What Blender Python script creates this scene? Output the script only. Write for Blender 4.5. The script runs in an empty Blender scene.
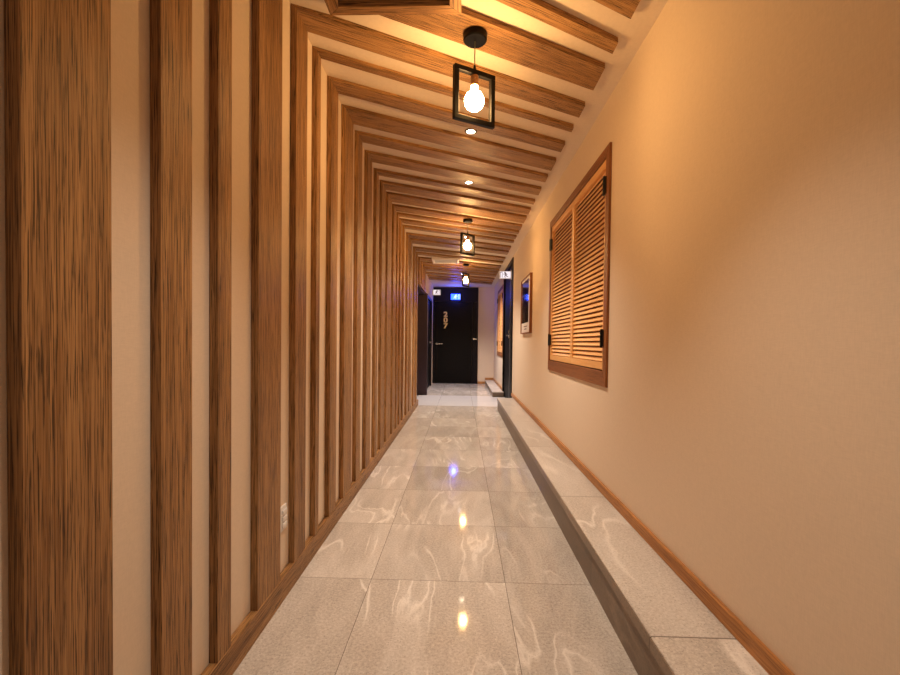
import bpy, bmesh, math, random
from mathutils import Vector, Matrix

random.seed(7)
C = bpy.context.scene.collection
PI = math.pi
H = 1.09                      # camera height

# ------------------------------------------------------------------ measured layout (metres)
XS = -0.732                   # front face of the wall slats
T = 0.028                     # slat thickness
XW = XS - T                   # wall behind the slats
XR = 0.861                    # other long wall
ZC = H + 1.4646               # ceiling
ZS = ZC - T                   # underside of the ceiling slats
XB = 0.590                    # front of the raised ledge
HB = 0.199                    # height of the raised ledge
ANG = 0.4967                  # slant of the ceiling slats
XE = 0.73                     # where the ceiling slats end
J1, TY0, TL = -0.3987, 1.9783, 0.6109    # tile joints
Y0, YE = -2.6, 11.62          # near end / end wall
OPEN0, OPEN1, OPZ = 7.52, 8.97, 2.10     # doorway in the slatted wall

# ------------------------------------------------------------------ bmesh helpers
def box(bm, x0, x1, y0, y1, z0, z1):
    vs = [bm.verts.new((x, y, z)) for z in (z0, z1) for y in (y0, y1) for x in (x0, x1)]
    for f in ((0, 2, 3, 1), (4, 5, 7, 6), (0, 1, 5, 4), (2, 6, 7, 3), (0, 4, 6, 2), (1, 3, 7, 5)):
        bm.faces.new([vs[i] for i in f])
    return vs

def obox(bm, c, ax, ay, az, sx, sy, sz):
    """box centred at c along three given axes, full sizes sx, sy, sz"""
    c, ax, ay, az = Vector(c), Vector(ax).normalized(), Vector(ay).normalized(), Vector(az).normalized()
    vs = [bm.verts.new(c + ax * (i * sx / 2) + ay * (j * sy / 2) + az * (k * sz / 2)) for k in (-1, 1) for j in (-1, 1) for i in (-1, 1)]
    fs = [bm.faces.new([vs[i] for i in f]) for f in ((0, 2, 3, 1), (4, 5, 7, 6), (0, 1, 5, 4), (2, 6, 7, 3), (0, 4, 6, 2), (1, 3, 7, 5))]
    return vs

def prism(bm, poly, d):
    """extrude a list of 3-D points by vector d"""
    d = Vector(d)
    a = [bm.verts.new(p) for p in poly]
    b = [bm.verts.new(Vector(p) + d) for p in poly]
    n = len(poly)
    bm.faces.new(a); bm.faces.new(b[::-1])
    for i in range(n):
        bm.faces.new((a[i], b[i], b[(i + 1) % n], a[(i + 1) % n]))

def lathe(bm, prof, n=24, c=(0, 0, 0)):
    """prof: list of (r, z)"""
    rings = []
    for r, z in prof:
        if r < 1e-6:
            rings.append([bm.verts.new((c[0], c[1], c[2] + z))])
        else:
            rings.append([bm.verts.new((c[0] + r * math.cos(2 * PI * i / n), c[1] + r * math.sin(2 * PI * i / n), c[2] + z)) for i in range(n)])
    for A, B in zip(rings, rings[1:]):
        for i in range(n):
            j = (i + 1) % n
            if len(A) == 1 and len(B) == 1: continue
            if len(A) == 1: bm.faces.new((A[0], B[i], B[j]))
            elif len(B) == 1: bm.faces.new((A[i], A[j], B[0]))
            else: bm.faces.new((A[i], A[j], B[j], B[i]))

def cyl(bm, p, q, r, n=12, r2=None):
    p, q = Vector(p), Vector(q); d = (q - p).normalized()
    a = d.orthogonal().normalized(); b = d.cross(a)
    r2 = r if r2 is None else r2
    A = [bm.verts.new(p + (a * math.cos(2 * PI * i / n) + b * math.sin(2 * PI * i / n)) * r) for i in range(n)]
    B = [bm.verts.new(q + (a * math.cos(2 * PI * i / n) + b * math.sin(2 * PI * i / n)) * r2) for i in range(n)]
    bm.faces.new(A[::-1]); bm.faces.new(B)
    for i in range(n):
        bm.faces.new((A[i], A[(i + 1) % n], B[(i + 1) % n], B[i]))

def obj(name, bm, mat, parent=None, smooth=False, bevel=0, loc=None, rotz=0):
    bmesh.ops.recalc_face_normals(bm, faces=bm.faces[:])
    me = bpy.data.meshes.new(name); bm.to_mesh(me); bm.free()
    if smooth:
        for p in me.polygons: p.use_smooth = True
    me.materials.append(mat)
    o = bpy.data.objects.new(name, me); C.objects.link(o)
    if bevel:
        m = o.modifiers.new('edge', 'BEVEL'); m.width = bevel; m.segments = 2; m.limit_method = 'ANGLE'; m.angle_limit = math.radians(40)
    if smooth:
        m = o.modifiers.new('split', 'EDGE_SPLIT'); m.split_angle = math.radians(38)
    if parent is not None: o.parent = parent
    if loc is not None: o.location = loc
    if rotz: o.rotation_euler = (0, 0, rotz)
    return o

def tag(o, label, cat, group=None, kind=None):
    o['label'] = label; o['category'] = cat
    if group: o['group'] = group
    if kind: o['kind'] = kind
    return o

def thing(name, loc, label, cat, group=None, kind=None, rotz=0):
    o = bpy.data.objects.new(name, None); C.objects.link(o)
    o.empty_display_size = 0.1
    o.location = loc; o.rotation_euler = (0, 0, rotz)
    return tag(o, label, cat, group, kind)

def dup(root, loc, rotz=None):
    r = root.copy(); C.objects.link(r); r.location = loc
    if rotz is not None: r.rotation_euler = (0, 0, rotz)
    for ch in list(root.children):
        c = ch.copy(); C.objects.link(c); c.parent = r
        for g in list(ch.children):
            d = g.copy(); C.objects.link(d); d.parent = c
    return r

# ------------------------------------------------------------------ materials
def new_mat(name):
    m = bpy.data.materials.new(name); m.use_nodes = True
    nt = m.node_tree; nt.nodes.clear()
    out = nt.nodes.new('ShaderNodeOutputMaterial')
    return m, nt, out

class N:
    def __init__(s, nt): s.nt = nt
    def __call__(s, typ, ins=None, **kw):
        n = s.nt.nodes.new('ShaderNode' + typ)
        for k, v in kw.items(): setattr(n, k, v)
        for k, v in (ins or {}).items():
            if isinstance(v, bpy.types.NodeSocket): s.nt.links.new(v, n.inputs[k])
            else: n.inputs[k].default_value = v
        return n
    def math(s, op, a, b=0.0, c=0.0):
        return s('Math', {0: a, 1: b, 2: c}, operation=op).outputs[0]
    def mix(s, f, a, b, blend='MIX'):
        n = s.nt.nodes.new('ShaderNodeMix'); n.data_type = 'RGBA'; n.blend_type = blend
        for i, v in ((0, f), (6, a), (7, b)):
            if isinstance(v, bpy.types.NodeSocket): s.nt.links.new(v, n.inputs[i])
            else: n.inputs[i].default_value = v
        return n.outputs[2]
    def ramp(s, fac, stops):
        n = s.nt.nodes.new('ShaderNodeValToRGB')
        e = n.color_ramp.elements
        while len(e) < len(stops): e.new(0.5)
        for el, (p, c) in zip(e, stops):
            el.position = p; el.color = c if len(c) == 4 else (*c, 1)
        s.nt.links.new(fac, n.inputs[0]); return n.outputs[0]

def srgb(r, g, b):
    f = lambda c: (c / 255 / 12.92) if c / 255 <= 0.04045 else ((c / 255 + 0.055) / 1.055) ** 2.4
    return (f(r), f(g), f(b), 1)

def plain(name, col, rough=0.5, metal=0.0, spec=0.5):
    m, nt, out = new_mat(name); n = N(nt)
    tc = n('TexCoord'); no = n('TexNoise', {'Vector': tc.outputs['Object'], 'Scale': 40.0, 'Detail': 3.0})
    c = n.mix(no.outputs[0], tuple(x * 0.9 for x in col[:3]) + (1,), tuple(min(1, x * 1.1) for x in col[:3]) + (1,))
    b = n('BsdfPrincipled', {'Base Color': c, 'Roughness': rough, 'Metallic': metal, 'Specular IOR Level': spec})
    nt.links.new(b.outputs[0], out.inputs[0]); return m

def emit(name, col, strength):
    m, nt, out = new_mat(name); n = N(nt)
    e = n('Emission', {'Color': col, 'Strength': strength})
    nt.links.new(e.outputs[0], out.inputs[0]); return m

def wood(name, axis, light, mid, dark, fleck=0.86, rough=0.45):
    m, nt, out = new_mat(name); n = N(nt)
    tc = n('TexCoord'); oi = n('ObjectInfo')
    off = n.math('MULTIPLY', oi.outputs['Random'], 37.0)
    comb = n('CombineXYZ', {0: off, 1: off, 2: off})
    v = n('VectorMath', {0: tc.outputs['Object'], 1: comb.outputs[0]}, operation='ADD').outputs[0]
    def sc(al, ac):
        s = [ac, ac, ac]; s[axis] = al
        return n('Mapping', {'Vector': v, 'Scale': tuple(s)}).outputs[0]
    broad = n('TexNoise', {'Vector': sc(0.7, 14), 'Scale': 1.0, 'Detail': 4.0, 'Roughness': 0.6})
    fine = n('TexNoise', {'Vector': sc(2.6, 340), 'Scale': 1.0, 'Detail': 4.0, 'Roughness': 0.65, 'Distortion': 0.25})
    fl = n('TexNoise', {'Vector': sc(7.0, 400), 'Scale': 1.0, 'Detail': 3.0, 'Roughness': 0.6, 'Distortion': 0.3})
    s = n.math('ADD', n.math('MULTIPLY', broad.outputs[0], 0.45), n.math('MULTIPLY', fine.outputs[0], 0.55))
    c = n.ramp(s, [(0.38, mid), (0.50, tuple((a + b) / 2 for a, b in zip(mid, light))), (0.62, light)])
    fm = n.ramp(fl.outputs[0], [(0.40, (1, 1, 1)), (0.48, (0, 0, 0))])
    bw = n('RGBToBW', {0: fm}).outputs[0]
    c = n.mix(n.math('MULTIPLY', bw, fleck), c, dark)
    bump = n('Bump', {'Strength': 0.25, 'Distance': 0.002, 'Height': n.math('SUBTRACT', fine.outputs[0], bw)})
    b = n('BsdfPrincipled', {'Base Color': c, 'Roughness': rough, 'Specular IOR Level': 0.25, 'Normal': bump.outputs[0]})
    nt.links.new(b.outputs[0], out.inputs[0]); return m

WL, WM, WD = srgb(190, 145, 94), srgb(120, 82, 46), srgb(40, 24, 12)
M = {}
M['wood_z'] = wood('oak_vertical_grain', 2, WL, WM, WD)
M['wood_x'] = wood('oak_cross_grain', 0, WL, WM, WD)
M['wood_y'] = wood('oak_long_grain', 1, WL, WM, WD)
FL, FM_, FD = srgb(160, 104, 62), srgb(122, 74, 40), srgb(64, 36, 18)
M['trim_y'] = wood('trim_long_grain', 1, srgb(206, 150, 92), srgb(160, 106, 58), srgb(80, 46, 22), 0.5)
M['trim_x'] = wood('trim_cross_grain', 0, srgb(206, 150, 92), srgb(160, 106, 58), srgb(80, 46, 22), 0.5)
M['frame_z'] = wood('window_frame_vertical', 2, FL, FM_, FD, 0.5)
M['frame_y'] = wood('window_frame_horizontal', 1, FL, FM_, FD, 0.5)
M['pine_y'] = wood('shutter_pine', 1, srgb(244, 194, 130), srgb(226, 168, 102), srgb(180, 118, 62), 0.2, 0.4)

def wallpaper(name, col, weave=420.0):
    m, nt, out = new_mat(name); n = N(nt)
    tc = n('TexCoord')
    a = n('TexNoise', {'Vector': n('Mapping', {'Vector': tc.outputs['Object'], 'Scale': (weave, weave, weave * .12)}).outputs[0], 'Scale': 1.0, 'Detail': 2.0})
    b_ = n('TexNoise', {'Vector': n('Mapping', {'Vector': tc.outputs['Object'], 'Scale': (weave * .12, weave * .12, weave)}).outputs[0], 'Scale': 1.0, 'Detail': 2.0})
    s = n.math('MULTIPLY', n.math('ADD', a.outputs[0], b_.outputs[0]), 0.5)
    c = n.mix(s, tuple(x * 0.86 for x in col[:3]) + (1,), tuple(min(1, x * 1.12) for x in col[:3]) + (1,))
    bump = n('Bump', {'Strength': 0.12, 'Distance': 0.001, 'Height': s})
    b = n('BsdfPrincipled', {'Base Color': c, 'Roughness': 0.75, 'Specular IOR Level': 0.2, 'Normal': bump.outputs[0]})
    nt.links.new(b.outputs[0], out.inputs[0]); return m
M['wall'] = wallpaper('beige_wallpaper', srgb(226, 208, 186))
M['ceiling'] = wallpaper('ceiling_paper', srgb(224, 208, 188))

def tile_mat(name, jx, jy, tl, top=True, base_a=srgb(182, 177, 172), base_b=srgb(206, 200, 194), vein=srgb(242, 238, 232), pale=None, rough=0.06, mode='xy', dark=1.0):
    """polished grey-beige stone tiles: joints on a tl grid, each tile with its own veins"""
    m, nt, out = new_mat(name); n = N(nt)
    tc = n('TexCoord')
    sp = n('SeparateXYZ', {0: tc.outputs['Object']})
    u, v = (sp.outputs[0], sp.outputs[1]) if mode == 'xy' else (sp.outputs[2], sp.outputs[1])
    us = n.math('DIVIDE', n.math('SUBTRACT', u, jx), tl); vs = n.math('DIVIDE', n.math('SUBTRACT', v, jy), tl)
    iu, iv = n.math('FLOOR', us), n.math('FLOOR', vs)
    fu, fv = n.math('FRACT', us), n.math('FRACT', vs)
    du = n.math('MINIMUM', fu, n.math('SUBTRACT', 1.0, fu)); dv = n.math('MINIMUM', fv, n.math('SUBTRACT', 1.0, fv))
    d = n.math('MINIMUM', du, dv)
    joint = n.math('LESS_THAN', d, 0.0022)
    wn = n('TexWhiteNoise', {'Vector': n('CombineXYZ', {0: iu, 1: iv, 2: 3.0}).outputs[0]}, noise_dimensions='3D')
    rnd = wn.outputs['Value']; rc = wn.outputs['Color']
    # local coordinates, shifted (and mirrored for some) per tile
    sgn = n.math('SUBTRACT', n.math('MULTIPLY', n.math('GREATER_THAN', rnd, 0.5), 2.0), 1.0)
    lv = n('CombineXYZ', {0: n.math('MULTIPLY', us, sgn), 1: vs, 2: n.math('MULTIPLY', rnd, 90.0)}).outputs[0]
    lv = n('VectorMath', {0: lv, 1: n('VectorMath', {0: rc, 'Scale': 40.0}, operation='SCALE').outputs[0]}, operation='ADD').outputs[0]
    rot = n('Mapping', {'Vector': lv, 'Rotation': (0, 0, 0.22), 'Scale': (1.9, 0.5, 1.0)}).outputs[0]
    big = n('TexNoise', {'Vector': rot, 'Scale': 1.15, 'Detail': 5.0, 'Roughness': 0.45, 'Distortion': 0.5})
    band = n('TexNoise', {'Vector': rot, 'Scale': 3.2, 'Detail': 6.0, 'Roughness': 0.6, 'Distortion': 0.6})
    grit = n('TexNoise', {'Vector': tc.outputs['Object'], 'Scale': 95.0, 'Detail': 4.0, 'Roughness': 0.75})
    pit = n('TexNoise', {'Vector': tc.outputs['Object'], 'Scale': 190.0, 'Detail': 1.0})
    c = n.mix(n.ramp(band.outputs[0], [(0.3, (0, 0, 0)), (0.7, (1, 1, 1))]), base_a, base_b)
    ridge = n.math('ABSOLUTE', n.math('SUBTRACT', big.outputs[0], 0.5))
    for lev in (0.585,):
        ridge = n.math('MINIMUM', ridge, n.math('ABSOLUTE', n.math('SUBTRACT', big.outputs[0], lev)))
    vm = n.ramp(ridge, [(0.0, (1, 1, 1)), (0.007, (0.6, 0.6, 0.6)), (0.018, (0.0, 0.0, 0.0))])
    patch = n.ramp(n('TexNoise', {'Vector': lv, 'Scale': 1.3, 'Detail': 1.0}).outputs[0], [(0.47, (0, 0, 0)), (0.62, (1, 1, 1))])
    c = n.mix(n.math('MULTIPLY', n('RGBToBW', {0: vm}).outputs[0], n.math('MULTIPLY', n('RGBToBW', {0: patch}).outputs[0], 0.85)), c, vein)
    bl = n.ramp(big.outputs[0], [(0.5, (0, 0, 0)), (0.58, (1, 1, 1)), (0.75, (0.2, 0.2, 0.2))])
    c = n.mix(n.math('MULTIPLY', n('RGBToBW', {0: bl}).outputs[0], 0.28), c, vein)
    c = n.mix(0.5, c, n.ramp(grit.outputs[0], [(0.3, tuple(x * .5 for x in base_a[:3])), (0.7, vein)]), 'OVERLAY')
    c = n.mix(n('RGBToBW', {0: n.ramp(pit.outputs[0], [(0.27, (0.6, 0.6, 0.6)), (0.34, (0, 0, 0))])}).outputs[0], c, tuple(x * .45 for x in base_a[:3]) + (1,))
    bright = n.math('ADD', n.math('MULTIPLY', rnd, 0.24), 0.80 * dark)
    c = n.mix(1.0, c, n('CombineColor', {0: bright, 1: bright, 2: bright}).outputs[0], 'MULTIPLY')
    if pale:  # brightly lit strip of far floor, painted into the tile colour
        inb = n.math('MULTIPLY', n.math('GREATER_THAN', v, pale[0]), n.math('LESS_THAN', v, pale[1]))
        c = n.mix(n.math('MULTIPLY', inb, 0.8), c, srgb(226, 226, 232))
    c = n.mix(n.math('MULTIPLY', joint, 0.75), c, srgb(88, 76, 66))
    r = n.math('ADD', n.math('MULTIPLY', grit.outputs[0], 0.04), rough - 0.02)
    bump = n('Bump', {'Strength': 0.25, 'Distance': 0.001, 'Height': n.math('SUBTRACT', 1.0, joint)})
    b = n('BsdfPrincipled', {'Base Color': c, 'Roughness': r, 'Specular IOR Level': 0.22, 'Normal': bump.outputs[0]})
    nt.links.new(b.outputs[0], out.inputs[0]); return m
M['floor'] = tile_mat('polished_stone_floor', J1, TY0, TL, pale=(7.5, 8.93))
M['ledge'] = tile_mat('ledge_stone', -9.9, 1.34, 2 * TL, rough=0.3)
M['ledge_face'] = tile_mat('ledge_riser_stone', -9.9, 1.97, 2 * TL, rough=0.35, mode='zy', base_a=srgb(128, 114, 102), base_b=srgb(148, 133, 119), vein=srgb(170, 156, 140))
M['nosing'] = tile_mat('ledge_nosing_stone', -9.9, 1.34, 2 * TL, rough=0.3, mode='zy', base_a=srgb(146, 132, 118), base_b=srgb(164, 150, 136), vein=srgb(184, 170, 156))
M['black'] = plain('black_painted_metal', (0.003, 0.0025, 0.0025, 1), 0.4, spec=0.15)
M['black_door'] = plain('black_door_finish', (0.0022, 0.0015, 0.0015, 1), 0.5, spec=0.15)
M['dark_frame'] = plain('dark_door_frame', (0.007, 0.005, 0.006, 1), 0.45, spec=0.15)
M['cord'] = plain('grey_green_cord', srgb(120, 128, 105), 0.6)
M['bronze'] = plain('bronze_socket', srgb(140, 100, 66), 0.35, 0.8)
M['steel'] = plain('brushed_steel', (0.75, 0.74, 0.72, 1), 0.25, 1.0)
M['jamb'] = plain('dark_plum_door_casing', srgb(66, 52, 58), 0.5, spec=0.2)
M['gold'] = plain('gold_numerals', srgb(255, 222, 130), 0.4)
M['iron'] = plain('dark_iron_hinge', (0.02, 0.019, 0.02, 1), 0.4, 0.7)
M['redbrown'] = plain('red_brown_board', srgb(140, 52, 24), 0.7)  # red-brown backing seen through the louvre gaps
M['white'] = plain('white_plastic', (0.78, 0.76, 0.74, 1), 0.4)
M['offwhite'] = plain('cream_panel', srgb(246, 236, 226), 0.5)
M['grey'] = plain('grey_hatch_panel', srgb(150, 138, 130), 0.35)
M['signdark'] = plain('sign_pictogram', srgb(92, 40, 44), 0.5)
M['poster'] = None
M['mat'] = plain('poster_paper', srgb(228, 220, 212), 0.5)
M['brown'] = plain('red_brown_metal', srgb(110, 48, 36), 0.4)
M['bulb'] = emit('warm_bulb_glow', (1.0, 0.56, 0.20, 1), 205.0)
M['lens'] = emit('downlight_glow', (1.0, 0.80, 0.55, 1), 50.0)
M['lens_cool'] = emit('cool_downlight_glow', (0.85, 0.9, 1.0, 1), 20.0)
M['blue'] = emit('blue_lit_sign', (0.015, 0.05, 1.0, 1), 9.0)
M['blue_white'] = emit('pale_blue_sign_figure', (0.75, 0.92, 1.0, 1), 1.6)
M['sign_face'] = emit('faintly_lit_white_face', (1.0, 0.88, 0.92, 1), 0.9)
M['ring'] = plain('grey_trim_ring', (0.16, 0.13, 0.11, 1), 0.4, 0.3)

def poster_mat():
    m, nt, out = new_mat('dark_poster_print'); n = N(nt)
    tc = n('TexCoord')
    a = n('TexNoise', {'Vector': n('Mapping', {'Vector': tc.outputs['Object'], 'Scale': (1, 9, 3)}).outputs[0], 'Scale': 1.0, 'Detail': 5.0})
    c = n.ramp(a.outputs[0], [(0.35, srgb(26, 20, 20)), (0.55, srgb(62, 48, 44)), (0.75, srgb(120, 98, 86))])
    b = n('BsdfPrincipled', {'Base Color': c, 'Roughness': 0.06, 'Specular IOR Level': 0.6})
    nt.links.new(b.outputs[0], out.inputs[0]); return m
M['poster'] = poster_mat()

# ------------------------------------------------------------------ the setting
def wall_with_holes(name, x0, x1, y0, y1, z0, z1, holes, mat, label):
    """wall slab along Y, holes = (ya, yb, za, zb) cut right through"""
    ys = sorted({y0, y1, *[h[0] for h in holes], *[h[1] for h in holes]})
    zs = sorted({z0, z1, *[h[2] for h in holes], *[h[3] for h in holes]})
    ys = [y for y in ys if y0 <= y <= y1]; zs = [z for z in zs if z0 <= z <= z1]
    bm = bmesh.new()
    for a, b in zip(ys, ys[1:]):
        for c, d in zip(zs, zs[1:]):
            if any(h[0] <= (a + b) / 2 <= h[1] and h[2] <= (c + d) / 2 <= h[3] for h in holes): continue
            box(bm, x0, x1, a, b, c, d)
    bmesh.ops.remove_doubles(bm, verts=bm.verts, dist=1e-5)
    # drop the inner faces shared by two cells
    seen = {}
    for f in bm.faces: seen.setdefault(tuple(sorted(v.index for v in f.verts)), []).append(f)
    bm.verts.index_update()
    seen = {}
    for f in bm.faces: seen.setdefault(frozenset(v.index for v in f.verts), []).append(f)
    bmesh.ops.delete(bm, geom=[f for l in seen.values() if len(l) > 1 for f in l], context='FACES')
    o = obj(name, bm, mat)
    return tag(o, label, 'wall', kind='structure')

WIN1 = (2.595, 4.315, 0.834, 2.264)
WIN2 = (9.10, 10.45, 0.790, 2.30)
RDOOR = (7.42, 8.98, 0.0, 2.53)
LDOOR = (9.22, 10.95, 0.0, 2.12)
WT = 0.14

def sbox(name, args, mat, label, cat, bevel=0):
    bm = bmesh.new(); box(bm, *args)
    return tag(obj(name, bm, mat, bevel=bevel), label, cat, kind='structure')

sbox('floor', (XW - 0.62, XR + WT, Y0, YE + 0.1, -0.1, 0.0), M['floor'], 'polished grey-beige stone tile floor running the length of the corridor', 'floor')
sbox('ceiling', (XW - 0.62, XR + WT, Y0, YE + 0.1, ZC, ZC + 0.1), M['ceiling'], 'cream papered ceiling behind the slanting wooden slats', 'ceiling')
wall_with_holes('wall_left', XW - WT, XW, Y0, YE, 0.0, ZC, [(OPEN0, OPEN1, 0.0, OPZ), LDOOR], M['wall'], 'cream papered wall behind the upright wooden slats')
wall_with_holes('wall_right', XR, XR + WT, Y0, YE, 0.0, ZC, [WIN1, WIN2, RDOOR], M['wall'], 'plain cream papered wall with the louvred window')
sbox('wall_back', (XW - WT, XR + WT, YE, YE + 0.1, 0.0, ZC), M['wall'], 'short pale end wall beside the black numbered door', 'wall')

# raised ledges along the right wall
def ledge(name, y0, y1, h, x0, label):
    e = 0.042 if h > 0.15 else 0.02
    bm = bmesh.new(); box(bm, x0 + 0.006, XR, y0, y1, 0.0, h - e)
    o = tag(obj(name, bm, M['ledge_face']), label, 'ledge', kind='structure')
    bm = bmesh.new(); box(bm, x0, XR, y0 - 0.002, y1 + 0.002, h - e, h)
    obj('top_slab', bm, M['ledge'], o, bevel=0.003)
    if h > 0.15:
        bm = bmesh.new(); box(bm, x0 - 0.004, x0, y0 - 0.002, y1 + 0.002, h - e, h - 0.004)
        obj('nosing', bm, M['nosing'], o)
    return o
ledge('raised_ledge', Y0, 7.10, HB, XB, 'long stone-tiled ledge running along the foot of the plain wall')
ledge('raised_ledge', 8.82, YE, 0.105, 0.632, 'short low stone ledge beyond the black side door')

def baseboard(name, x0, x1, y0, y1, z0, z1, mat, label):
    bm = bmesh.new(); box(bm, x0, x1, y0, y1, z0, z1)
    return tag(obj(name, bm, mat, bevel=0.004), label, 'baseboard', kind='structure')
baseboard('baseboard_left', XW, XS + 0.003, Y0, OPEN0 - 0.0, 0.0, 0.10, M['wood_y'], 'brown wooden baseboard under the upright slats')
baseboard('baseboard_right', XR - 0.018, XR, Y0, 7.36, HB, HB + 0.056, M['trim_y'], 'slim orange-brown baseboard standing on the long ledge')
baseboard('baseboard_right', XR - 0.018, XR, 9.0, YE - 0.02, 0.105, 0.160, M['trim_y'], 'slim brown baseboard on the short far ledge')
baseboard('baseboard_back', 0.44, 0.632, YE - 0.018, YE, 0.0, 0.06, M['trim_x'], 'short brown baseboard at the foot of the end wall')
baseboard('baseboard_back', 0.632, XR - 0.018, YE - 0.018, YE, 0.105, 0.160, M['trim_x'], 'short brown baseboard on the far ledge against the end wall')

# ------------------------------------------------------------------ wooden slats: up the wall and over the ceiling
HATCH1 = (-0.588, -0.018, 1.34, 1.920)
HATCH2 = (-0.525, -0.060, 7.50, 7.88)
def clip(poly, nx, ny, c):
    """keep the part of a 2-D polygon with nx*x+ny*y <= c"""
    out = []
    for i in range(len(poly)):
        p, q = poly[i], poly[(i + 1) % len(poly)]
        a, b = nx * p[0] + ny * p[1] - c, nx * q[0] + ny * q[1] - c
        if a <= 0: out.append(p)
        if a * b < 0:
            t = a / (a - b); out.append((p[0] + t * (q[0] - p[0]), p[1] + t * (q[1] - p[1])))
    return out
def minus_rect(poly, r):
    x0, x1, y0, y1 = r
    res = [clip(poly, 1, 0, x0), clip(poly, -1, 0, -x1)]
    mid = clip(clip(poly, -1, 0, -x0), 1, 0, x1)
    if mid: res += [clip(mid, 0, 1, y0), clip(mid, 0, -1, -y1)]
    return [p for p in res if len(p) >= 3]

ta, ca, sa = math.tan(ANG), math.cos(ANG), math.sin(ANG)
ORD = ['first', 'second', 'third', 'fourth', 'fifth', 'sixth', 'seventh', 'eighth', 'ninth', 'tenth', 'eleventh', 'twelfth', 'thirteenth',
       'fourteenth', 'fifteenth', 'sixteenth', 'seventeenth', 'eighteenth', 'nineteenth', 'twentieth', 'twenty-first', 'twenty-second',
       'twenty-third', 'twenty-fourth', 'twenty-fifth', 'twenty-sixth', 'twenty-seventh', 'twenty-eighth', 'twenty-ninth']
SL = [(0.709, 0.898), (1.048, 1.172), (1.298, 1.376), (1.560, 1.762), (1.912, 2.048), (2.185, 2.241), (2.427, 2.556), (2.717, 2.914),
      (3.049, 3.178), (3.360, 3.527), (3.710, 3.808), (3.980, 4.165), (4.285, 4.526), (4.660, 4.842), (4.950, 5.049), (5.195, 5.335),
      (5.480, 5.589), (5.870, 6.080), (6.190, 6.420), (6.730, 6.930), (7.110, 7.265), (7.530, 7.760), (7.930, 8.140), (8.250, 8.480),
      (8.590, 8.860), (9.120, 9.340), (9.560, 9.740), (9.900, 10.130)]
def slat_label(i, w):
    size = 'broad' if w > 0.185 else ('narrow' if w < 0.112 else 'medium-width')
    lab = {0: 'very broad brown slat with dark flecks, nearest the viewer on the slatted wall',
           3: 'broad brown slat whose ceiling run carries the closest pendant lamp',
           4: 'medium-width brown slat with the first mitred wall-to-ceiling corner in view'}.get(i)
    if lab: return lab
    if i >= 25: return f'{size} brown ceiling slat over the far end, {["first", "second", "last"][i - 25]} beyond the side doorway'
    if i >= 21: return f'{size} brown slat cut short above the side doorway, {["first", "second", "third", "last"][i - 21]} of four there'
    return f'{size} brown wooden slat, {ORD[i]} from the viewer along the slatted wall'
DYR = {1: 0.025, 2: 0.055, 3: -0.015}      # a few ceiling runs are laid slightly off the common slant
for i, (y0, y1) in enumerate(SL):
    root = thing('wooden_slat', (XW, y0, 0.10 if i < 21 else (OPZ + 0.02 if i < 25 else ZC)), slat_label(i, y1 - y0), 'wooden slat', 'wooden slats lining the wall and ceiling', 'thing')
    if i < 25:
        zb = 0.10 if i < 21 else OPZ + 0.02
        bm = bmesh.new()
        box(bm, XW, XS, y0, y1, zb, ZC)
        # mitre: the top of the front face stops at the ceiling slat's underside
        for v in bm.verts:
            if v.co.z > ZC - 1e-4 and v.co.x > XS - 1e-4: v.co.z = ZS
        bmesh.ops.translate(bm, verts=bm.verts, vec=(-XW, -y0, -root.location.z))
        obj('upright', bm, M['wood_z'], root, bevel=0.0015)
    # ceiling run
    xa = XS if i < 25 else XW
    poly = [(xa, y0 + ta * (xa - XS)), (xa, y1 + ta * (xa - XS)), (XE, y1 + ta * (XE - XS) + DYR.get(i, 0)), (XE, y0 + ta * (XE - XS) + DYR.get(i, 0))]
    pcs = [poly]
    for r in (HATCH1, HATCH2):
        if min(p[1] for p in poly) < r[3] and max(p[1] for p in poly) > r[2]:
            pcs = [q for p in pcs for q in minus_rect(p, r)]
    # pieces that still touch along a hatch edge stay together
    groups = [[p] for p in pcs]
    def touch(p, q):
        for X in {round(v[0], 6) for v in p} & {round(v[0], 6) for v in q}:
            a = [v[1] for v in p if abs(v[0] - X) < 1e-5]; b = [v[1] for v in q if abs(v[0] - X) < 1e-5]
            if len(a) > 1 and len(b) > 1 and min(max(a), max(b)) - max(min(a), min(b)) > 1e-4: return True
        return False
    merged = True
    while merged:
        merged = False
        for ia in range(len(groups)):
            for ib in range(ia + 1, len(groups)):
                if any(touch(p, q) for p in groups[ia] for q in groups[ib]):
                    groups[ia] += groups.pop(ib); merged = True; break
            if merged: break
    org = Vector((XW, y0, root.location.z))
    for grp in groups:
        bm = bmesh.new()
        for p in grp: prism(bm, [(x, y, ZS) for x, y in p], (0, 0, ZC - ZS))
        if i < 25:
            # mitre at the wall: stretch the upper corner to the wall
            for v in bm.verts:
                if v.co.z > ZC - 1e-4 and abs(v.co.x - XS) < 1e-4: v.co.x = XW
        bmesh.ops.transform(bm, matrix=Matrix.Rotation(-ANG, 4, 'Z') @ Matrix.Translation(-org), verts=bm.verts)
        obj('ceiling_run', bm, M['wood_x'], root, rotz=ANG)

# wooden facing of the header over the side doorway
bm = bmesh.new(); box(bm, XW, XS + 0.003, OPEN0, OPEN1, OPZ - 0.02, OPZ + 0.02)
tag(obj('trim_1', bm, M['wood_y'], bevel=0.003), 'thin brown wooden trim over the side doorway head', 'trim', kind='structure')

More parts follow.
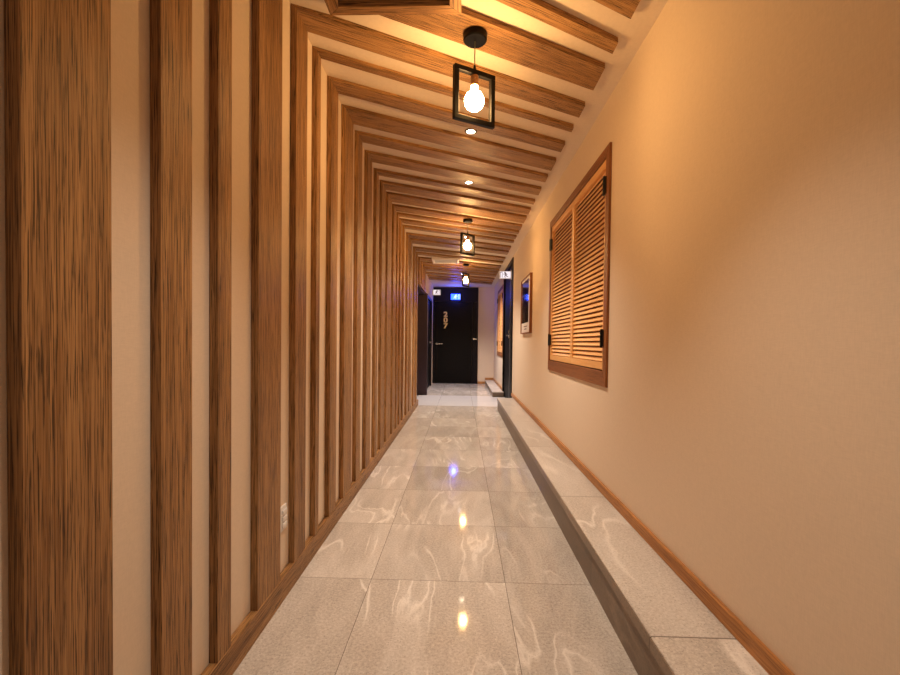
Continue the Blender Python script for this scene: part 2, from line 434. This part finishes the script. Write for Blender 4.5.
# ------------------------------------------------------------------ ceiling hatches
def hatch(r, label, panel, depth=0.05, fw=0.05):
    x0, x1, y0, y1 = r
    cx, cy = (x0 + x1) / 2, (y0 + y1) / 2
    root = thing('ceiling_hatch', (cx, cy, ZC), label, 'ceiling hatch')
    a, b = (x1 - x0) / 2, (y1 - y0) / 2
    for s in (-1, 1):
        bm = bmesh.new()          # mitred rails
        prism(bm, [(-a, s * b, 0), (a, s * b, 0), (a - fw, s * (b - fw), 0), (-a + fw, s * (b - fw), 0)], (0, 0, -depth))
        obj('frame_rail', bm, M['wood_x'], root, bevel=0.002)
    for s in (-1, 1):
        bm = bmesh.new()
        prism(bm, [(s * a, -b, 0), (s * a, b, 0), (s * (a - fw), b - fw, 0), (s * (a - fw), -b + fw, 0)], (0, 0, -depth))
        obj('frame_stile', bm, M['wood_y'], root, bevel=0.002)
    bm = bmesh.new(); box(bm, -a + fw, a - fw, -b + fw, b - fw, -0.022, 0.0)
    box(bm, -a + fw + 0.03, a - fw - 0.03, -b + fw + 0.03, b - fw - 0.03, -0.028, -0.022)
    obj('panel', bm, panel, root)
    return root
hatch(HATCH1, 'wood-framed ceiling hatch with grey panel, beside the closest pendant lamp', M['grey'])
def flat_hatch(r, label):
    x0, x1, y0, y1 = r
    cx, cy = (x0 + x1) / 2, (y0 + y1) / 2
    root = thing('ceiling_vent', (cx, cy, ZC), label, 'ceiling vent')
    a, b = (x1 - x0) / 2, (y1 - y0) / 2
    bm = bmesh.new()
    for s in (-1, 1):
        prism(bm, [(-a, s * b, 0), (a, s * b, 0), (a - .04, s * (b - .04), 0), (-a + .04, s * (b - .04), 0)], (0, 0, -0.06))
        prism(bm, [(s * a, -b, 0), (s * a, b, 0), (s * (a - .04), b - .04, 0), (s * (a - .04), -b + .04, 0)], (0, 0, -0.06))
    obj('frame', bm, M['offwhite'], root, bevel=0.003)
    bm = bmesh.new()
    for k in range(9):
        y = -b + 0.06 + k * (2 * b - 0.12) / 8
        obox(bm, (0, y, -0.045), (1, 0, 0), (0, math.cos(.5), math.sin(.5)), (0, -math.sin(.5), math.cos(.5)), 2 * a - 0.08, 0.04, 0.004)
    box(bm, -a + .04, a - .04, -b + .04, b - .04, -0.015, -0.002)
    obj('grille', bm, M['white'], root)
flat_hatch(HATCH2, 'pale square ceiling vent between the second and third pendant lamps')

# ------------------------------------------------------------------ pendant lamps
def make_pendant(x, y, label):
    root = thing('pendant_lamp', (x, y, ZS - 0.001), label, 'pendant lamp', 'square-framed pendant lamps')
    bm = bmesh.new(); lathe(bm, [(0, 0), (0.054, 0), (0.055, -0.003), (0.055, -0.027), (0.050, -0.032), (0, -0.032)], 32)
    obj('canopy', bm, M['black'], root, True)
    bm = bmesh.new(); cyl(bm, (0, 0, -0.032), (0, 0, -0.150), 0.0027, 10)
    obj('cord', bm, M['cord'], root, True)
    zt, zb, w, t = -0.166, -0.412, 0.217, 0.0225
    bm = bmesh.new()
    box(bm, -w / 2, w / 2, -t / 2, t / 2, zt - t, zt)
    box(bm, -w / 2, w / 2, -t / 2, t / 2, zb, zb + t)
    box(bm, -w / 2, -w / 2 + t, -t / 2, t / 2, zb + t, zt - t)
    box(bm, w / 2 - t, w / 2, -t / 2, t / 2, zb + t, zt - t)
    lathe(bm, [(0, 0.0), (0.010, 0.0), (0.0075, 0.012), (0.0045, 0.026), (0, 0.026)], 12, (0, 0, zt - 0.002))
    obj('square_frame', bm, M['black'], root, rotz=ANG, bevel=0.0015)
    bm = bmesh.new()
    z = zt - t - 0.003
    lathe(bm, [(0, 0), (0.017, 0), (0.019, -0.004), (0.019, -0.012), (0.0175, -0.014), (0.019, -0.016), (0.019, -0.026), (0.0175, -0.028), (0.019, -0.030), (0.019, -0.044), (0.0165, -0.047), (0, -0.047)], 24, (0, 0, z))
    obj('socket', bm, M['bronze'], root, True)
    bm = bmesh.new()
    R = 0.0460; zc = z - 0.047 - 0.022 - R
    prof = [(0, zc - R)] + [(R * math.sin(a), zc - R * math.cos(a)) for a in [PI * k / 16 for k in range(1, 14)]]
    prof += [(0.0175, zc + R * 0.99), (0.0165, zc + R + 0.010), (0.0155, z - 0.047), (0, z - 0.047)]
    lathe(bm, prof, 28)
    obj('globe_bulb', bm, M['bulb'], root, True)
    return root
p1 = make_pendant(0.046, 2.075, 'closest black pendant lamp, square frame round a glowing globe bulb')
p2 = dup(p1, (0.058, 5.16, ZS - 0.001), 0.26); p2['label'] = 'middle pendant lamp with square black frame, hanging between the other two'
p3 = dup(p1, (0.066, 8.07, ZS - 0.001), 0.5); p3['label'] = 'far pendant lamp, smallest of the three, hanging before the black end door'

# ------------------------------------------------------------------ downlights
def make_downlight(x, y, label, lens='lens'):
    root = thing('downlight', (x, y, ZC), label, 'downlight', 'small round ceiling downlights')
    bm = bmesh.new(); lathe(bm, [(0.030, 0), (0.043, 0), (0.043, -0.004), (0.038, -0.009), (0.030, -0.007), (0.030, 0)], 28)
    obj('trim_ring', bm, M['ring'], root, True)
    bm = bmesh.new(); lathe(bm, [(0.030, -0.001), (0.026, -0.004), (0, -0.006)], 24)
    obj('lens', bm, M[lens], root, True)
    return root
DL = [(0.047, 3.07), (0.050, 4.04), (0.050, 6.13), (0.0, 9.42)]
make_downlight(*DL[0], 'round grey-rimmed downlight just beyond the closest pendant lamp')
make_downlight(*DL[1], 'round downlight second down the ceiling, before the middle pendant lamp')
make_downlight(*DL[2], 'round downlight seen through the frame of the middle pendant lamp')
make_downlight(*DL[3], 'round cool-white downlight beyond the far pendant lamp', 'lens_cool')

# sprinkler
root = thing('sprinkler_head', (-0.083, 8.545, ZC), 'small red-brown sprinkler head on the ceiling behind the pale vent', 'sprinkler')
bm = bmesh.new(); lathe(bm, [(0, 0), (0.035, 0), (0.03, -0.012), (0, -0.012)], 20)
obj('escutcheon', bm, M['steel'], root, True)
bm = bmesh.new(); lathe(bm, [(0, -0.012), (0.013, -0.012), (0.012, -0.045), (0.028, -0.048), (0.028, -0.054), (0, -0.056)], 16)
obj('nozzle', bm, M['brown'], root, True)

# ------------------------------------------------------------------ louvred windows
def louvred_window(name, win, label, fw=0.062, fb=0.092):
    y0, y1, z0, z1 = win
    root = thing(name, (XR, (y0 + y1) / 2, z0), label, 'window', kind='structure')
    L = (y1 - y0) / 2; Hh = z1 - z0; pr = -0.014; dp = 0.10
    bm = bmesh.new()
    for s in (-1, 1):
        prism(bm, [(pr, s * L, 0), (pr, s * (L - fw), fb), (pr, s * (L - fw), Hh - fw), (pr, s * L, Hh)], (dp - pr, 0, 0))
    obj('frame_stile', bm, M['frame_z'], root, bevel=0.002)
    bm = bmesh.new()
    prism(bm, [(pr, -L, 0), (pr, L, 0), (pr, L - fw, fb), (pr, -L + fw, fb)], (dp - pr, 0, 0))
    prism(bm, [(pr, -L, Hh), (pr, L, Hh), (pr, L - fw, Hh - fw), (pr, -L + fw, Hh - fw)], (dp - pr, 0, 0))
    obj('frame_rail', bm, M['frame_y'], root, bevel=0.002)
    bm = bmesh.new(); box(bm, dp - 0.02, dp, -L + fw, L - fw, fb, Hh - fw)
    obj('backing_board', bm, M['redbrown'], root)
    lw = L - fw
    for s in (-1, 1):
        a, b = (0.002, lw - 0.003) if s > 0 else (-lw + 0.003, -0.002)
        zl, zh = fb + 0.008, Hh - fw - 0.004
        bm = bmesh.new(); st, rl = 0.030, 0.045; xf, xb = -0.006, 0.024
        box(bm, xf, xb, a, a + st, zl, zh); box(bm, xf, xb, b - st, b, zl, zh)
        box(bm, xf, xb, a + st, b - st, zl, zl + rl); box(bm, xf, xb, a + st, b - st, zh - rl, zh)
        nn = max(8, round((zh - zl - 2 * rl) / 0.0315))
        for k in range(nn):
            z = zl + rl + (k + 0.5) * (zh - zl - 2 * rl) / nn
            t = math.radians(60)
            obox(bm, (0.009, (a + b) / 2, z), (math.cos(t), 0, math.sin(t)), (0, 1, 0), (-math.sin(t), 0, math.cos(t)), 0.0265, b - a - 2 * st, 0.006)
        sh = obj('shutter', bm, M['pine_y'], root)
        ye = b if s > 0 else a
        for zz in (zl + 0.19, zh - 0.165):
            bm = bmesh.new()
            box(bm, -0.020, -0.006, min(ye, ye - s * 0.035), max(ye, ye - s * 0.035), zz - 0.05, zz + 0.05)
            box(bm, -0.020, pr, min(ye, ye + s * 0.02), max(ye, ye + s * 0.02), zz - 0.05, zz + 0.05)
            cyl(bm, (-0.022, ye, zz - 0.055), (-0.022, ye, zz + 0.055), 0.007, 10)
            obj('hinge', bm, M['iron'], sh)
    return root
louvred_window('window_1', WIN1, 'large window with two louvred pine shutters in the plain wall')
louvred_window('window_2', WIN2, 'farther louvred shutter window beyond the black side door', 0.06, 0.09)

# ------------------------------------------------------------------ framed poster
py0, py1, pz0, pz1 = 5.40, 6.20, 1.215, 1.955
root = thing('framed_poster', (XR, (py0 + py1) / 2, pz0), 'dark framed poster with pale caption strip, hanging beyond the louvred window', 'framed poster')
L, Hh = (py1 - py0) / 2, pz1 - pz0
bm = bmesh.new(); f = 0.014
box(bm, -0.034, 0, -L, -L + f, 0, Hh); box(bm, -0.034, 0, L - f, L, 0, Hh)
box(bm, -0.034, 0, -L + f, L - f, 0, f); box(bm, -0.034, 0, -L + f, L - f, Hh - f, Hh)
obj('frame', bm, M['frame_z'], root, bevel=0.002)
bm = bmesh.new(); box(bm, -0.020, 0, -L + f, L - f, f, Hh - f)
obj('paper', bm, M['mat'], root)
bm = bmesh.new(); box(bm, -0.022, -0.020, -L + f + 0.16, L - f - 0.02, f + 0.13, Hh - f - 0.03)
obj('print', bm, M['poster'], root)
bm = bmesh.new()
for k, (a, b) in enumerate(((-0.12, 0.16), (-0.08, 0.12))):
    box(bm, -0.0215, -0.020, a, b, f + 0.075 - k * 0.035, f + 0.087 - k * 0.035)
obj('caption', bm, M['signdark'], root)

# ------------------------------------------------------------------ wall outlet between the slats
root = thing('wall_outlet', (XW, 1.832, 0.276), 'small white outlet low in the gap between two broad slats', 'wall outlet')
bm = bmesh.new(); box(bm, 0, 0.009, -0.045, 0.043, 0, 0.107)
obj('cover_plate', bm, M['white'], root, bevel=0.003)
for z in (0.026, 0.054, 0.082):
    bm = bmesh.new(); box(bm, 0.009, 0.016, -0.012, 0.030, z - 0.009, z + 0.009)
    obj('socket', bm, M['white'], root, bevel=0.002)

# ------------------------------------------------------------------ doors
def lever(bm, p, axis, out, l=0.13):
    """lever handle: rose at p, grip along axis"""
    p, axis, out = Vector(p), Vector(axis), Vector(out)
    cyl(bm, p, p + out * 0.012, 0.026, 16)
    cyl(bm, p + out * 0.012, p + out * 0.05, 0.010, 12)
    obox(bm, p + out * 0.05 + axis * (l / 2 - 0.01), axis, out, axis.cross(out), l, 0.016, 0.022)

def text_mesh(s, size, depth):
    cu = bpy.data.curves.new('numeral', 'FONT'); cu.body = s; cu.size = size; cu.extrude = depth; cu.offset = 0.006; cu.align_x = 'CENTER'
    o = bpy.data.objects.new('numeral_tmp', cu); C.objects.link(o)
    bpy.context.view_layer.update()
    me = bpy.data.meshes.new_from_object(o.evaluated_get(bpy.context.evaluated_depsgraph_get()))
    bpy.data.objects.remove(o); return me

# end door
XL_, XM_, XH_ = -0.755, 0.275, 0.432
d = thing('door_1', (0, YE, 0), 'tall black end door with gold numerals and steel lever', 'door', kind='structure')
bm = bmesh.new()
box(bm, XL_, XH_, -0.05, -0.0, 2.16, ZC - 0.02)
box(bm, XL_, XL_ + 0.04, -0.06, 0, 0, 2.16); box(bm, XM_, XM_ + 0.02, -0.06, 0, 0, 2.16); box(bm, XH_ - 0.03, XH_, -0.06, 0, 0, 2.16)
box(bm, XL_, XH_, -0.058, -0.05, 2.16, 2.20)
obj('frame', bm, M['dark_frame'], d, bevel=0.003)
bm = bmesh.new(); box(bm, XL_ + 0.043, XM_ - 0.003, -0.045, -0.005, 0.006, 2.155)
for (a, b, c, e) in ((XL_ + 0.16, XM_ - 0.12, 0.18, 0.95), (XL_ + 0.16, XM_ - 0.12, 1.12, 2.03)):
    box(bm, a, b, -0.050, -0.045, c, c + 0.02); box(bm, a, b, -0.050, -0.045, e - 0.02, e)
    box(bm, a, a + 0.02, -0.050, -0.045, c + 0.02, e - 0.02); box(bm, b - 0.02, b, -0.050, -0.045, c + 0.02, e - 0.02)
leaf = obj('door_leaf', bm, M['black_door'], d)
bm = bmesh.new(); lever(bm, (XL_ + 0.10, -0.045, 1.045), (1, 0, 0), (0, -1, 0), 0.17)
obj('handle', bm, M['steel'], leaf)
for k, ch in enumerate('207'):
    me = text_mesh(ch, 0.18, 0.006)
    me.transform(Matrix.Translation((-0.425, -0.056, 1.765 - k * 0.152)) @ Matrix.Scale(1.2, 4, (1, 0, 0)) @ Matrix.Rotation(PI / 2, 4, 'X'))
    me.materials.clear(); me.materials.append(M['gold'])
    o = bpy.data.objects.new('numeral', me); C.objects.link(o); o.parent = leaf
bm = bmesh.new(); box(bm, XM_ + 0.022, XH_ - 0.032, -0.045, -0.005, 0.006, 2.155)
sl = obj('side_leaf', bm, M['dark_frame'], d, bevel=0.003)
bm = bmesh.new(); lever(bm, (XM_ + 0.05, -0.045, 1.18), (1, 0, 0), (0, -1, 0), 0.09)
obj('handle', bm, M['steel'], sl)

# black side door in the plain wall
y0, y1, z0, z1 = RDOOR
d = thing('door_2', (XR, (y0 + y1) / 2, 0), 'black full-height side door in the plain wall past the poster', 'door', kind='structure')
L = (y1 - y0) / 2
bm = bmesh.new()
box(bm, -0.018, WT, -L, -L + 0.09, 0, z1); box(bm, -0.018, WT, L - 0.09, L, 0, z1); box(bm, -0.018, WT, -L + 0.09, L - 0.09, z1 - 0.08, z1)
obj('frame', bm, M['black'], d, bevel=0.003)
bm = bmesh.new(); box(bm, 0.012, 0.055, -L + 0.093, L - 0.093, 0.006, z1 - 0.083)
leaf = obj('door_leaf', bm, M['black_door'], d)
bm = bmesh.new(); box(bm, 0.0, 0.012, -0.36, -0.30, 0.05, z1 - 0.12)
obj('edge_strip', bm, plain('dark_grey_strip', (0.10, 0.10, 0.11, 1), 0.35), leaf)
bm = bmesh.new(); box(bm, -0.022, 0.0, -0.355, -0.305, 1.15, 1.32); cyl(bm, (-0.02, -0.33, 1.22), (-0.06, -0.33, 1.22), 0.01, 12); obox(bm, (-0.055, -0.30, 1.22), (0, 1, 0), (1, 0, 0), (0, 0, 1), 0.10, 0.016, 0.02)
obj('handle', bm, M['steel'], leaf)

# side doorway in the slatted wall with its recessed black door
d = thing('door_3', (XW, (OPEN0 + OPEN1) / 2, 0), 'recessed black doorway cut into the slatted wall', 'door', kind='structure')
L = (OPEN1 - OPEN0) / 2
bm = bmesh.new()
box(bm, -0.46, 0.0, L - 0.02, L, 0, OPZ - 0.02); box(bm, 0.0, 0.062, L - 0.02, L + 0.08, 0, OPZ - 0.02); box(bm, -0.46, 0.0, -L, -L + 0.02, 0, OPZ - 0.02); box(bm, -0.46, 0.0, -L + 0.02, L - 0.02, OPZ - 0.04, OPZ - 0.02)
obj('frame', bm, M['jamb'], d)
bm = bmesh.new(); box(bm, -0.46, -0.42, -L + 0.022, L - 0.022, 0.004, OPZ - 0.042)
leaf = obj('door_leaf', bm, M['black_door'], d)
bm = bmesh.new(); lever(bm, (-0.42, L - 0.12, 1.03), (0, -1, 0), (1, 0, 0))
obj('handle', bm, M['steel'], leaf)

# second black door farther along the slatted wall
y0, y1, z0, z1 = LDOOR
d = thing('door_4', (XW, (y0 + y1) / 2, 0), 'black door in the far wall end, before the pale corner strip', 'door', kind='structure')
L = (y1 - y0) / 2
bm = bmesh.new()
box(bm, -WT, 0.02, -L, -L + 0.06, 0, z1); box(bm, -WT, 0.02, L - 0.06, L, 0, z1); box(bm, -WT, 0.02, -L + 0.06, L - 0.06, z1 - 0.06, z1)
obj('frame', bm, M['dark_frame'], d)
bm = bmesh.new(); box(bm, -0.06, -0.02, -L + 0.062, L - 0.062, 0.006, z1 - 0.062)
leaf = obj('door_leaf', bm, M['black_door'], d)
bm = bmesh.new(); lever(bm, (-0.02, L - 0.16, 1.08), (0, -1, 0), (1, 0, 0))
obj('handle', bm, M['steel'], leaf)

# ------------------------------------------------------------------ exit signs
def pictogram(bm, w, h, y, flip=1):
    """running figure and doorway, drawn in the XZ plane on the sign's front"""
    def q(p, r, t):
        p, r = Vector((p[0] * flip * h, y, p[1] * h)), Vector((r[0] * flip * h, y, r[1] * h))
        obox(bm, (p + r) / 2, r - p, (0, 1, 0), (r - p).cross(Vector((0, 1, 0))), (r - p).length + t * h * .6, 0.002, t * h)
    cyl(bm, (0.06 * flip * h, y + .001, 0.33 * h), (0.06 * flip * h, y - .001, 0.33 * h), 0.085 * h, 14)
    q((0.02, 0.22), (-0.08, -0.04), 0.15)
    q((-0.08, -0.04), (0.08, -0.16), 0.09); q((0.08, -0.16), (0.02, -0.36), 0.08)
    q((-0.08, -0.04), (-0.20, -0.20), 0.09); q((-0.20, -0.20), (-0.36, -0.20), 0.08)
    q((0.02, 0.20), (0.16, 0.06), 0.06); q((0.16, 0.06), (0.27, 0.12), 0.06)
    q((0.0, 0.20), (-0.18, 0.14), 0.06); q((-0.18, 0.14), (-0.24, 0.0), 0.06)
    q((0.44, -0.36), (0.44, 0.36), 0.06); q((0.44, 0.36), (0.70, 0.36), 0.06); q((0.70, 0.36), (0.70, -0.36), 0.06)
def exit_sign(loc, w, h, label, face, fig, side, flip=1):
    root = thing('exit_sign', loc, label, 'exit sign', 'small pictogram signs near the end door')
    bm = bmesh.new(); box(bm, -w / 2, w / 2, -0.018, 0.018, -h / 2, h / 2)
    if side: box(bm, min(side * w / 2, side * (w / 2 + 0.02)), max(side * w / 2, side * (w / 2 + 0.02)), -0.03, 0.03, -h / 2 - .01, h / 2 + .01)
    obj('sign_box', bm, M['white'] if face is None else M['dark_frame'], root, bevel=0.003)
    if face is not None:
        bm = bmesh.new(); box(bm, -w / 2 + .008, w / 2 - .008, -0.022, -0.018, -h / 2 + .008, h / 2 - .008)
        obj('lit_face', bm, face, root)
    else:
        bm = bmesh.new(); box(bm, -w / 2 + .008, w / 2 - .008, -0.020, -0.018, -h / 2 + .008, h / 2 - .008)
        obj('white_face', bm, M['sign_face'], root)
    bm = bmesh.new(); pictogram(bm, w, h * 0.95, -0.0215 if face is None else -0.0235, flip)
    obj('running_figure', bm, fig, root)
    return root
exit_sign((-0.590, 10.30, H + 1.165), 0.18, 0.125, 'white running-figure sign projecting from the far end of the slatted wall', None, M['signdark'], -1)
exit_sign((0.735, 7.55, H + 1.160), 0.20, 0.130, 'white running-figure sign projecting beside the black side door', None, M['signdark'], 1, -1)
exit_sign((-0.165, YE - 0.075, H + 1.19), 0.26, 0.165, 'glowing blue running-figure sign over the black end door', M['blue'], M['blue_white'], 0)

# ------------------------------------------------------------------ lamps
def spot(loc, energy, col, size=100, blend=0.8, rad=0.025):
    l = bpy.data.lights.new('downlight_or_fill_beam', 'SPOT'); l.energy = energy; l.color = col; l.spot_size = math.radians(size); l.spot_blend = blend; l.shadow_soft_size = rad
    o = bpy.data.objects.new('downlight_or_fill_beam', l); C.objects.link(o); o.location = loc
for (x, y) in DL[:3]: spot((x, y, ZC - 0.02), 85, (1.0, 0.85, 0.69), 100)
spot((DL[3][0], DL[3][1], ZC - 0.02), 270, (1.0, 0.86, 0.80), 130)
spot((0.05, 7.02, ZC - 0.02), 95, (1.0, 0.85, 0.69), 100)  # no fixture here: beam added to brighten the floor below
# added overhead beam out of view, no fixture, lifts the near floor
for y in (1.02,): spot((0.047, y, ZC - 0.02), 75, (1.0, 0.85, 0.69), 84)

l = bpy.data.lights.new('blue_sign_glow', 'POINT'); l.energy = 9; l.color = (0.05, 0.10, 1.0); l.shadow_soft_size = 0.06
o = bpy.data.objects.new('blue_sign_glow', l); C.objects.link(o); o.location = (-0.165, YE - 0.22, H + 1.19)
w = bpy.data.worlds.new('dim_lobby'); bpy.context.scene.world = w; w.use_nodes = True
bg = w.node_tree.nodes.get('Background') or w.node_tree.nodes.new('ShaderNodeBackground')
bg.inputs[0].default_value = (0.75, 0.72, 0.72, 1); bg.inputs[1].default_value = 0.38

# ------------------------------------------------------------------ camera
F, CX, CY, YAW, PITCH, ROLL = 438.36, 448.11, 350.95, 0.0301, -0.0200, 0.0117
fw = Vector((-math.sin(YAW) * math.cos(PITCH), math.cos(YAW) * math.cos(PITCH), math.sin(PITCH)))
rt = Vector((math.cos(YAW), math.sin(YAW), 0)); up = rt.cross(fw)
r2 = rt * math.cos(ROLL) + up * math.sin(ROLL); u2 = up * math.cos(ROLL) - rt * math.sin(ROLL)
cam = bpy.data.cameras.new('camera'); co = bpy.data.objects.new('camera', cam); C.objects.link(co)
cam.sensor_width = 36; cam.lens = F / 900 * 36; cam.clip_start = 0.02
cam.shift_x = (450 - CX) / 900; cam.shift_y = (CY - 337.5) / 900
co.matrix_world = Matrix(((r2.x, u2.x, -fw.x, 0), (r2.y, u2.y, -fw.y, 0), (r2.z, u2.z, -fw.z, H), (0, 0, 0, 1)))
sc = bpy.context.scene; sc.camera = co
sc.view_settings.view_transform = 'Standard'
sc.view_settings.look = 'None'
sc.view_settings.exposure = 0.15
sc.cycles.max_bounces = 10; sc.cycles.diffuse_bounces = 6
sc.cycles.sample_clamp_indirect = 6.0
sc.cycles.use_denoising = True
